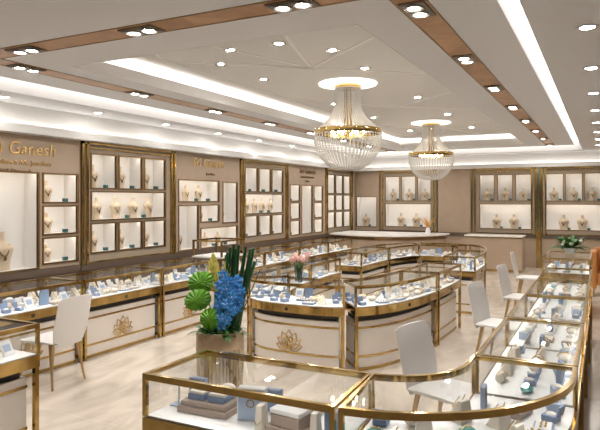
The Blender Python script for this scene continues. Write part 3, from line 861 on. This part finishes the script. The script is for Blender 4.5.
# reeds
for k, (bx_, tx, ty, dp) in enumerate([(222, 227, 249, .05), (226, 230, 246, .07), (229, 233, 250, .03), (232, 235, 247, .08), (224, 224, 254, .04), (219, 222, 257, .09), (234, 243, 248, .02), (236, 247, 251, .05), (238, 251, 249, .00), (231, 241, 255, .06), (240, 248, 259, .03), (234, 252, 262, -.02)]):
    a = pp(217+(bx_-217)*.8, 330, dp); b = pp(tx, ty, dp)
    MB().tube([a, (a+b)/2, b], .0145, 8, .012).build('reed', 'dgreen', t, True)
for (bx_, tx, ty) in ((238, 257, 271), (240, 254, 260), (236, 246, 270)):
    MB().tube([pp(234, 326), pp(tx, ty)], .004, 6).build('thin_stem', 'dgreen', t, True)
# big ribbed round leaves
def fan_leaf(cx, cy, rx, ry, tilt, dp):
    mb = MB(); c = pp(cx, cy, dp); s = 4.78/590
    n = 32; rings = []
    U = RT_*math.cos(tilt) + Vector((0, 0, 1))*math.sin(tilt); V = Vector((0, 0, 1))*math.cos(tilt) - RT_*math.sin(tilt); NN = -FW
    for q in range(5):
        r = q/4; row = []
        for k in range(n):
            a = 2*PI*k/n; rip = 1+.03*(-1)**k*(r > .2)
            row.append(mb.bm.verts.new(c + U*(rx*s*r*rip*math.cos(a)) + V*(ry*s*r*rip*math.sin(a)) + NN*(.035*(1-r*r) + .007*(-1)**k*r)))
        rings.append(row)
    back = mb.bm.verts.new(c - NN*.012)
    for A, B in zip(rings, rings[1:]):
        for k in range(n):
            if A is rings[0] and False: continue
            mb.bm.faces.new((A[k], A[(k+1)%n], B[(k+1)%n], B[k]))
    for k in range(n): mb.bm.faces.new((rings[-1][k], rings[-1][(k+1)%n], back))
    bmesh.ops.remove_doubles(mb.bm, verts=mb.bm.verts[:], dist=1e-5)
    o = mb.build('ribbed_leaf', 'lime', t)
    st = MB().tube([c - NN*.01, pp(cx*.5+108, cy*.4+196, .02), pp(214, 328)], .005, 6).build('stem', 'green', o, True)
fan_leaf(199, 283, 13.5, 11, .2, -.02); fan_leaf(197, 299, 13.5, 10.5, .3, -.08); fan_leaf(210, 316, 10, 10.5, -.3, -.13)
# yellow ginger flowers
def ginger(x0, y0, x1, y1, dp):
    a = pp(x0, y0, dp); b = pp(x1, y1, dp); mb = MB(); ax = (b-a).normalized()
    s1 = ax.orthogonal().normalized(); s2 = ax.cross(s1)
    for k in range(34):
        q = k/34; an = k*2.4; r = .05*(1-q**1.5)+.006
        d = (s1*math.cos(an)+s2*math.sin(an)); p = a+(b-a)*q*.92
        tip = p + d*r + ax*.045
        mb.tube([p, p+d*r*.8+ax*.012, tip], lambda z: .011*(1-z*.85), 5)
    o = mb.build('ginger_flower', 'yellow', t, True)
    MB().tube([a, pp(216, 328, .0)], .006, 6).build('stem', 'green', o, True)
ginger(210, 277, 210, 257, .03); ginger(214, 293, 215, 274, -.02); ginger(222, 285, 224, 262, .06)
# blue orchid sprays
def orchid_spray(pts, dp, cnt):
    P3 = [pp(x, y, dp) for x, y in pts]
    mb = MB(); rnd = random.Random(int(pts[0][0]*7))
    cf = []
    for k in range(cnt):
        q = (k+.5)/cnt*(len(P3)-1); i = min(int(q), len(P3)-2); c = P3[i].lerp(P3[i+1], q-i)
        c = c + RT_*rnd.uniform(-.032, .032) - FW*rnd.uniform(.01, .06) + Vector((0, 0, rnd.uniform(-.012, .012)))
        fw = (-FW + RT_*rnd.uniform(-.6, .6) + Vector((0, 0, rnd.uniform(-.2, .45)))).normalized(); sd = fw.cross(Vector((0, 0, 1))).normalized(); u2 = sd.cross(fw)
        for j in range(5):
            a = 2*PI*j/5+PI/2+rnd.uniform(-.1, .1); d = sd*math.cos(a)+u2*math.sin(a); e = sd*-math.sin(a)+u2*math.cos(a)
            vs = [c, c+d*.022+e*.017+fw*.012, c+d*.042+e*.010+fw*.004, c+d*.047, c+d*.042-e*.010+fw*.004, c+d*.022-e*.017+fw*.012]
            bv = [mb.bm.verts.new(v) for v in vs]; cv_ = mb.bm.verts.new(c+d*.026+fw*.004)
            for z in range(6): mb.bm.faces.new((bv[z], bv[(z+1)%6], cv_))
        n0 = len(mb.bm.faces); mb.ball(c+fw*.012, .0075, u=6, v=4); cf += list(range(n0, len(mb.bm.faces)))
    o = mb.build('orchid_spray', 'orchid', t)
    o.data.materials.append(M['lilac'])
    for i in cf: o.data.polygons[i].material_index = 1
    MB().tube(P3+[pp(222, 328, dp*.5)], .005, 6).build('stem', 'green', o, True)
orchid_spray([(227, 273), (221, 286), (217, 300), (218, 313), (220, 324)], -.09, 17)
orchid_spray([(231, 278), (236, 287), (235, 299), (231, 310)], -.06, 15)
orchid_spray([(224, 280), (229, 291), (228, 303), (225, 318)], -.12, 13)
# low foliage
mb = MB(); rnd = random.Random(3)
for k in range(130):
    a = rnd.uniform(0, 2*PI); r = rnd.uniform(.02, .15)
    leaf_mesh(mb, (r*math.cos(a), r*math.sin(a), ph-.02), (math.cos(a), math.sin(a), rnd.uniform(.2, 2.2)), rnd.uniform(.09, .17), rnd.uniform(.015, .026), .5)
mb.build('low_foliage', 'green', t)

# tulips in a glass vase on the front island counter
t = thing('tulip_vase', 'pink tulips in a clear glass vase on front island counter', 'vase of flowers', (-3.03, 5.87, .9255)); t.scale = (.85, .85, .9)
MB().lathe([(0, 0), (.045, 0), (.05, .01), (.045, .06), (.055, .15), (.066, .20), (.062, .20), (.051, .15), (.041, .06), (.042, .014), (0, .012)], 20).build('vase', 'acryl', t, True)
rnd = random.Random(5)
stems = MB(); lv = MB()
for k in range(15):
    a = 2*PI*k/15+rnd.uniform(-.2, .2); r = rnd.uniform(.05, .16); h = rnd.uniform(.26, .34)
    tip = Vector((r*math.cos(a), r*math.sin(a), h))
    stems.tube([(0.012*math.cos(a), .012*math.sin(a), .015), (.03*math.cos(a), .03*math.sin(a), .16), tip], .004, 5)
    f = MB().ball((0, 0, 0), .024, sz=1.35, u=8, v=6); f.move(Matrix.Translation(tip)); f.build('tulip', 'pink', t, True)
    leaf_mesh(lv, (.02*math.cos(a), .02*math.sin(a), .12), (math.cos(a)*.5, math.sin(a)*.5, 1), .13, .013, .2)
stems.build('stems', 'green', t, True); lv.build('leaves', 'green', t)

# leafy plant on the far counter
t = thing('potted_plant', 'leafy green plant with white flowers on the far counter', 'plant', (-.50, 11.05, .9255)); t.scale = (1.2, 1.2, 1.2)
MB().lathe([(0, 0), (.06, 0), (.075, .08), (.065, .08), (.05, .02), (0, .02)], 20).build('pot', 'wht', t, True)
lv = MB(); fl_ = MB(); rnd = random.Random(11)
for k in range(120):
    a = rnd.uniform(0, 2*PI); e = rnd.uniform(.25, 2.2)
    leaf_mesh(lv, (.03*math.cos(a), .03*math.sin(a), .06), (math.cos(a), math.sin(a), e), rnd.uniform(.18, .36), rnd.uniform(.02, .034), .35)
lv.build('leaves', 'green', t)
for k in range(9):
    a = rnd.uniform(0, 2*PI); r = rnd.uniform(.05, .2)
    fl_.ball((r*math.cos(a), r*math.sin(a), rnd.uniform(.10, .22)), .024, u=8, v=5)
fl_.build('white_flowers', 'creamw', t, True)

# amber grass in a small vase on the curved desk
t = thing('grass_vase', 'amber dried grass in a small white vase on the curved desk', 'vase of flowers', (-4.10, 15.35, .926))
MB().lathe([(0, 0), (.05, 0), (.07, .06), (.05, .13), (.035, .16), (.045, .18), (.03, .17), (0, .1)], 16).build('vase', 'wht', t, True)
g = MB()
for k in range(40):
    a = rnd.uniform(0, 2*PI); r = rnd.uniform(.03, .22)
    g.tube([(0, 0, .15), (r*.5*math.cos(a), r*.5*math.sin(a), .3), (r*math.cos(a), r*math.sin(a), rnd.uniform(.32, .48))], .007, 5, .002)
g.build('grass_plumes', 'pampas', t)

# ------------------------------------------------------------------ jewellery on the display beds
PRO = {}
def proto(key, name, cat, look): PRO[key] = [None, name, cat, look]
def mk(key):
    name, cat = PRO[key][1:3]
    t = thing(name, 'x x x x', cat)
    if key in ('ringblue', 'ringwhite'):
        c = 'blue' if key == 'ringblue' else 'wht'
        MB().box(-.034, .034, -.034, .034, 0, .034).bevel(.004, 1).build('box', c, t)
        l = MB().box(-.034, .034, -.005, .005, 0, .056).bevel(.004, 1); l.move(Matrix.Translation((0, .040, .032)) @ Matrix.Rotation(-.25, 4, 'X')); l.build('lid', c, t)
        MB().ball((0, 0, .032), .024, sz=.5, u=10, v=5).build('ring_pad', 'creamw', t, True)
    elif key == 'cushion':
        MB().ball((0, 0, .030), .055, 1.1, .8, .54, 14, 8).build('cushion', 'creamw', t, True)
        pts = [(.02, .047*math.cos(a), .034+.033*math.sin(a)) for a in [PI*k/10 for k in range(11)]]
        MB().tube(pts, .004, 5).build('bracelet', 'goldl', t, True)
    elif key == 'tray':
        MB().box(-.075, .075, -.052, .052, 0, .022).bevel(.004, 1).build('tray', 'beige', t)
        m = MB()
        for k in range(3): m.box(-.066+.046*k, -.026+.046*k, -.044, .044, .022, .032)
        m.bevel(.004, 1).build('pads', 'creamw', t)
    elif key == 'card':
        m = MB().box(-.05, .05, -.004, .004, 0, .11).bevel(.003, 1); m.move(Matrix.Translation((0, .02, .002)) @ Matrix.Rotation(-.45, 4, 'X')); m.build('card', 'wht', t)
        m = MB().box(-.03, .03, -.006, -.002, .03, .08); m.move(Matrix.Translation((0, .02, .002)) @ Matrix.Rotation(-.45, 4, 'X')); m.build('inlay', 'blue2', t)
        MB().hexa([(-.02, .02, 0), (.02, .02, 0), (.02, .055, 0), (-.02, .055, 0), (-.02, .042, .06), (.02, .042, .06), (.02, .05, .06), (-.02, .05, .06)]).build('prop_foot', 'wht', t)
    elif key == 'block':
        MB().box(-.05, .05, -.036, .036, 0, .06).bevel(.004, 1).build('block', 'blue2', t)
        MB().ball((0, 0, .064), .034, 1.1, .8, .4, 10, 5).build('pad', 'creamw', t, True)
    elif key == 'panel':
        MB().box(-.045, .045, -.014, .014, 0, .13).bevel(.003, 1).build('panel', 'blue', t)
        MB().box(-.06, .06, -.03, .03, 0, .008).build('foot', 'wht', t)
    elif key == 'pouch':
        MB().ball((0, 0, .018), .045, 1.1, .75, .4, 12, 6).build('pouch', 'teal', t, True)
        MB().tube([(-.03, 0, .034), (0, -.008, .040), (.03, 0, .034)], .003, 5).build('drawstring', 'goldl', t, True)
    elif key == 'easel':
        MB().hexa([(-.045, -.045, 0), (.045, -.045, 0), (.045, .045, 0), (-.045, .045, 0), (-.032, .018, .10), (.032, .018, .10), (.032, .04, .10), (-.032, .04, .10)]).bevel(.006, 2).build('easel', 'creamw', t)
        pts = [(.026*math.sin(a), -.040+(.085-.045*math.cos(a)-.0)*.62-.012, .085-.045*math.cos(a)+.004) for a in [-2.3+4.6*k/12 for k in range(13)]]
        MB().tube(pts, .003, 5).build('necklace', 'goldl', t, True)
    elif key == 'roll':
        m = MB().tube([(-.06, 0, .028), (.06, 0, .028)], .028, 14); m.build('roll', 'creamw', t, True)
        for s in (-.03, .03):
            MB().tube([(s, .031*math.cos(a), .028+.031*math.sin(a)) for a in [-.1+(PI+.2)*k/10 for k in range(11)]], .003, 5).build('bangle', 'goldl', t, True)
    elif key == 'bluetray':
        MB().box(-.07, .07, -.05, .05, 0, .018).bevel(.004, 1).build('tray', 'blue', t)
        m = MB().box(-.062, .062, -.042, .042, .018, .024).bevel(.003, 1); m.build('pad', 'wht', t)
        o = MB()
        for k in range(6): o.ball((-.045+.018*k, .012*(-1)**k, .028), .008, u=6, v=4)
        o.build('earrings', 'goldl', t, True)
    return t
for a in (('ringblue', 'ring_box', 'ring box', 'open blue ring box'), ('ringwhite', 'ring_box', 'ring box', 'open white ring box'), ('cushion', 'bracelet_cushion', 'cushion', 'ivory bracelet cushion'), ('tray', 'jewellery_tray', 'tray', 'taupe jewellery tray'),
          ('card', 'earring_card', 'display card', 'tilted white card'), ('block', 'display_block', 'display block', 'pale blue block'), ('panel', 'upright_display', 'display stand', 'upright blue display'),
          ('pouch', 'jewellery_pouch', 'pouch', 'flat teal pouch'), ('easel', 'necklace_easel', 'easel', 'ivory necklace easel'), ('roll', 'bangle_roll', 'bangle roll', 'ivory bangle roll'), ('bluetray', 'earring_tray', 'tray', 'blue earring tray')): proto(*a)
NPROP = [0]
def place_prop(key, loc, rz, label, group, sc=1.):
    p = PRO[key]
    NPROP[0] += 1
    if p[0] is None:
        p[0] = mk(key); p[0].location = loc; p[0].rotation_euler = (0, 0, rz); p[0].scale = (sc, sc, sc); tag(p[0], label, p[2], group)
    else: copy_thing(p[0], loc, rz, label, group, (sc, sc, sc))
SHORT = ['foreground case', 'rounded corner case'] + ['%s right-hand case' % ORD[k] for k in range(4)] + ['far case under plant', 'near left-edge case'] + ['%s left wall case' % ORD[k] for k in range(7)] + \
        ['front lotus island case', 'front right island case', 'right side island case', 'front left island case', 'left side island case', 'rear right island case', 'rear right-corner island case', 'far middle island case', 'rear left-corner island case', 'rear left island case']
END = ['left', 'left'] + ['near']*4 + ['near', 'far'] + ['near']*7 + ['left', 'left', 'near', 'far', 'far', 'near', 'right', 'right', 'right', 'far']
KEYS = ['ringblue']*3 + ['ringwhite']*4 + ['cushion']*5 + ['tray']*2 + ['card']*3 + ['block']*2 + ['panel']*2 + ['pouch'] + ['easel']*4 + ['roll']*2 + ['bluetray']*3
rnd = random.Random(21)
for ui, (lab, path, d0, d1, dep, bz) in enumerate(UNITS):
    if ui == 0: continue
    L = d1-d0
    step = .15 if ui in (1, 2, 3, 4, 8, 9, 10, 15, 16) else .175
    cols = int((L-.12)/step); placed = []
    rows = (('outer', .20), ('middle', .5), ('inner', .80))
    for rn, tt in rows:
        idx = 0
        for c in range(cols):
            d = d0+.06+(L-.12)*(c+.5)/cols
            p, n = path.at(d, dep*tt); q, _ = path.at(d, dep*tt)
            if any((p-w).length < .138 for w in placed): continue
            if ui == 6 and rn == 'middle' and False: continue
            if rnd.random() < .07 or (ui in (21, 22, 23) and rn == 'inner' and c in (0, cols-1)): continue
            placed.append(p)
            key = rnd.choice(KEYS)
            if rn == 'outer' and ui in (0,) and key == 'panel': key = 'cushion'
            if ui in (1, 15, 16, 18, 21, 22, 23) and c in (0, cols-1) and key in ('tray', 'bluetray', 'cushion', 'panel', 'card', 'easel', 'roll'): key = 'ringblue'
            rz = math.atan2(n.y, n.x)-PI/2 + rnd.uniform(-.3, .3) + (PI if ui in (1, 2, 3, 4, 5, 6) else 0)
            place_prop(key, (p.x, p.y, bz+.0005), rz, '%s, %s from %s end, %s row, %s' % (PRO[key][3], ORD[idx], END[ui], rn, SHORT[ui]), 'jewellery displays in the %s' % SHORT[ui], rnd.uniform(.92, 1.12))
            idx += 1
print('PROPS', NPROP[0])

# foreground case: the pieces seen large
BZ = UNITS[0][5]+.0005
def fg(name, label, cat, x, y, rz=0): return thing(name, label, cat, (x, y, BZ), rz, 'jewellery displays in the foreground case')
t = fg('earring_stand', 'white T-shaped earring stand at the left end of foreground case', 'earring stand', -2.105, 2.62)
MB().box(-.04, .04, -.03, .03, 0, .006).build('foot', 'blue2', t); MB().box(-.004, .004, -.004, .004, .006, .128).build('post', 'wht', t); MB().box(-.035, .035, -.005, .005, .128, .136).build('crossbar', 'wht', t)
t = fg('tray_stack', 'stack of two taupe trays under blue boxes in foreground case', 'tray', -1.90, 2.645, .06)
MB().box(-.155, .155, -.105, .105, 0, .034).bevel(.008, 2).build('tray', 'beige', t); MB().box(-.14, .14, -.09, .09, .034, .062).bevel(.008, 2).build('tray', 'beige', t)
for s, lb in ((-1, 'left blue box with ivory top on the taupe tray stack'), (1, 'right blue box with ivory top on the taupe tray stack')):
    b = thing('gift_box', lb, 'gift box', (-1.90+s*.062, 2.645+s*.004, BZ+.0625), .06, 'jewellery displays in the foreground case')
    MB().box(-.052, .052, -.06, .06, 0, .03).bevel(.005, 2).build('box', 'blue', b); MB().box(-.05, .05, -.055, .055, .03, .045).bevel(.007, 2).build('top_pad', 'creamw', b)
t = fg('upright_display', 'tall ribbed blue panel standing behind the taupe tray stack', 'display stand', -2.105, 2.80, .05)
MB().box(-.055, .055, -.02, .02, 0, .105).bevel(.004, 1).build('panel', 'blue', t)
m = MB()
for k in range(7): m.box(-.05+.0148*k, -.042+.0148*k, -.024, -.02, .01, .10)
m.build('ribs', 'blue2', t)
for k, (x, lb) in enumerate(((-1.93, 'ivory cushion on teal pad behind the tray stack, left one'), (-1.79, 'ivory cushion on teal pad behind the tray stack, right one'))):
    t = fg('bracelet_cushion', lb, 'cushion', x, 2.85)
    MB().box(-.055, .055, -.045, .045, 0, .03).bevel(.01, 2).build('pad', 'teal', t); MB().ball((0, 0, .055), .05, 1, .7, .55, 12, 7).build('cushion', 'creamw', t, True)
t = fg('gift_bag', 'upright white and pale blue box with round emblem in foreground case', 'gift box', -1.625, 2.62, .25)
MB().box(-.075, .075, -.03, .03, 0, .17).bevel(.004, 1).build('box', 'wht', t); MB().box(-.066, .066, -.033, -.029, .006, .164).build('front_panel', 'blue2', t)
m = MB().lathe([(.022, 0), (.017, 0), (.017, .002), (.022, .002), (.022, 0)], 20); m.move(Matrix.Translation((0, -.034, .095)) @ Matrix.Rotation(PI/2, 4, 'X')); m.build('emblem', 'goldl', t)
t = fg('upright_display', 'plain blue panel standing behind the emblem box', 'display stand', -1.60, 2.78, .15)
MB().box(-.06, .06, -.02, .02, 0, .12).bevel(.004, 1).build('panel', 'blue', t)
t = fg('book_stack', 'white-topped taupe box stack between two ivory stands in foreground', 'gift box', -1.375, 2.60, -.12)
MB().box(-.11, .11, -.09, .09, 0, .03).bevel(.006, 2).build('lower_box', 'beige', t)
MB().box(-.085, .085, -.075, .075, .03, .09).bevel(.004, 1).build('upper_box', 'beige', t); MB().box(-.088, .088, -.078, .078, .09, .115).bevel(.004, 1).build('white_lid', 'wht', t)
for x, y, lb in ((-1.527, 2.55, 'ivory stand left of the white-topped box stack'), (-1.236, 2.575, 'ivory stand right of the white-topped box stack')):
    t = fg('jewellery_stand', lb, 'display stand', x, y, .1)
    MB().hexa([(-.02, -.045, 0), (.02, -.045, 0), (.02, .045, 0), (-.02, .045, 0), (-.016, -.035, .12), (.016, -.035, .12), (.016, .02, .12), (-.016, .02, .12)]).bevel(.005, 2).build('stand', 'creamw', t)
    MB().tube([(-.02, -.047, .05), (0, -.050, .03), (.02, -.047, .05)], .002, 5).build('chain', 'goldl', t)
t = fg('upright_display', 'upright blue panel at the right end of the foreground case', 'display stand', -1.15, 2.60, .1)
MB().box(-.045, .045, -.02, .02, 0, .13).bevel(.004, 1).build('panel', 'blue', t)
for x, y, lb in ((-1.37, 2.82, 'round blue pad behind the white-topped box stack'),):
    t = fg('ring_pad', lb, 'display pad', x, y)
    MB().ball((0, 0, .05), .045, 1.1, .8, .35, 12, 6).build('pad', 'blue', t, True); MB().box(-.05, .05, -.035, .035, 0, .04).bevel(.004, 1).build('base', 'creamw', t)

# ------------------------------------------------------------------ camera, world, view
cam = bpy.data.cameras.new('camera'); co = bpy.data.objects.new('camera', cam); COL.objects.link(co)
co.location = (0, 0, 1.85); co.rotation_euler = (PI/2, 0, math.atan(303/590))
cam.sensor_width = 36; cam.lens = 590/600*36; cam.shift_y = -16/600; cam.clip_start = .05; cam.clip_end = 100
SC.camera = co
w = bpy.data.worlds.new('world'); SC.world = w; w.use_nodes = True
w.node_tree.nodes['Background'].inputs['Color'].default_value = (1, .96, .9, 1)
w.node_tree.nodes['Background'].inputs['Strength'].default_value = .3
vs = SC.view_settings; vs.view_transform = 'Standard'; vs.look = 'None'; vs.gamma = 1; vs.use_curve_mapping = False
vs.exposure = 0.2
SC.cycles.use_denoising = True
SC.cycles.max_bounces = 8; SC.cycles.transparent_max_bounces = 64
SC.cycles.diffuse_bounces = 4; SC.cycles.glossy_bounces = 4
SC.cycles.sample_clamp_indirect = 4
SC.cycles.caustics_reflective = False; SC.cycles.caustics_refractive = False
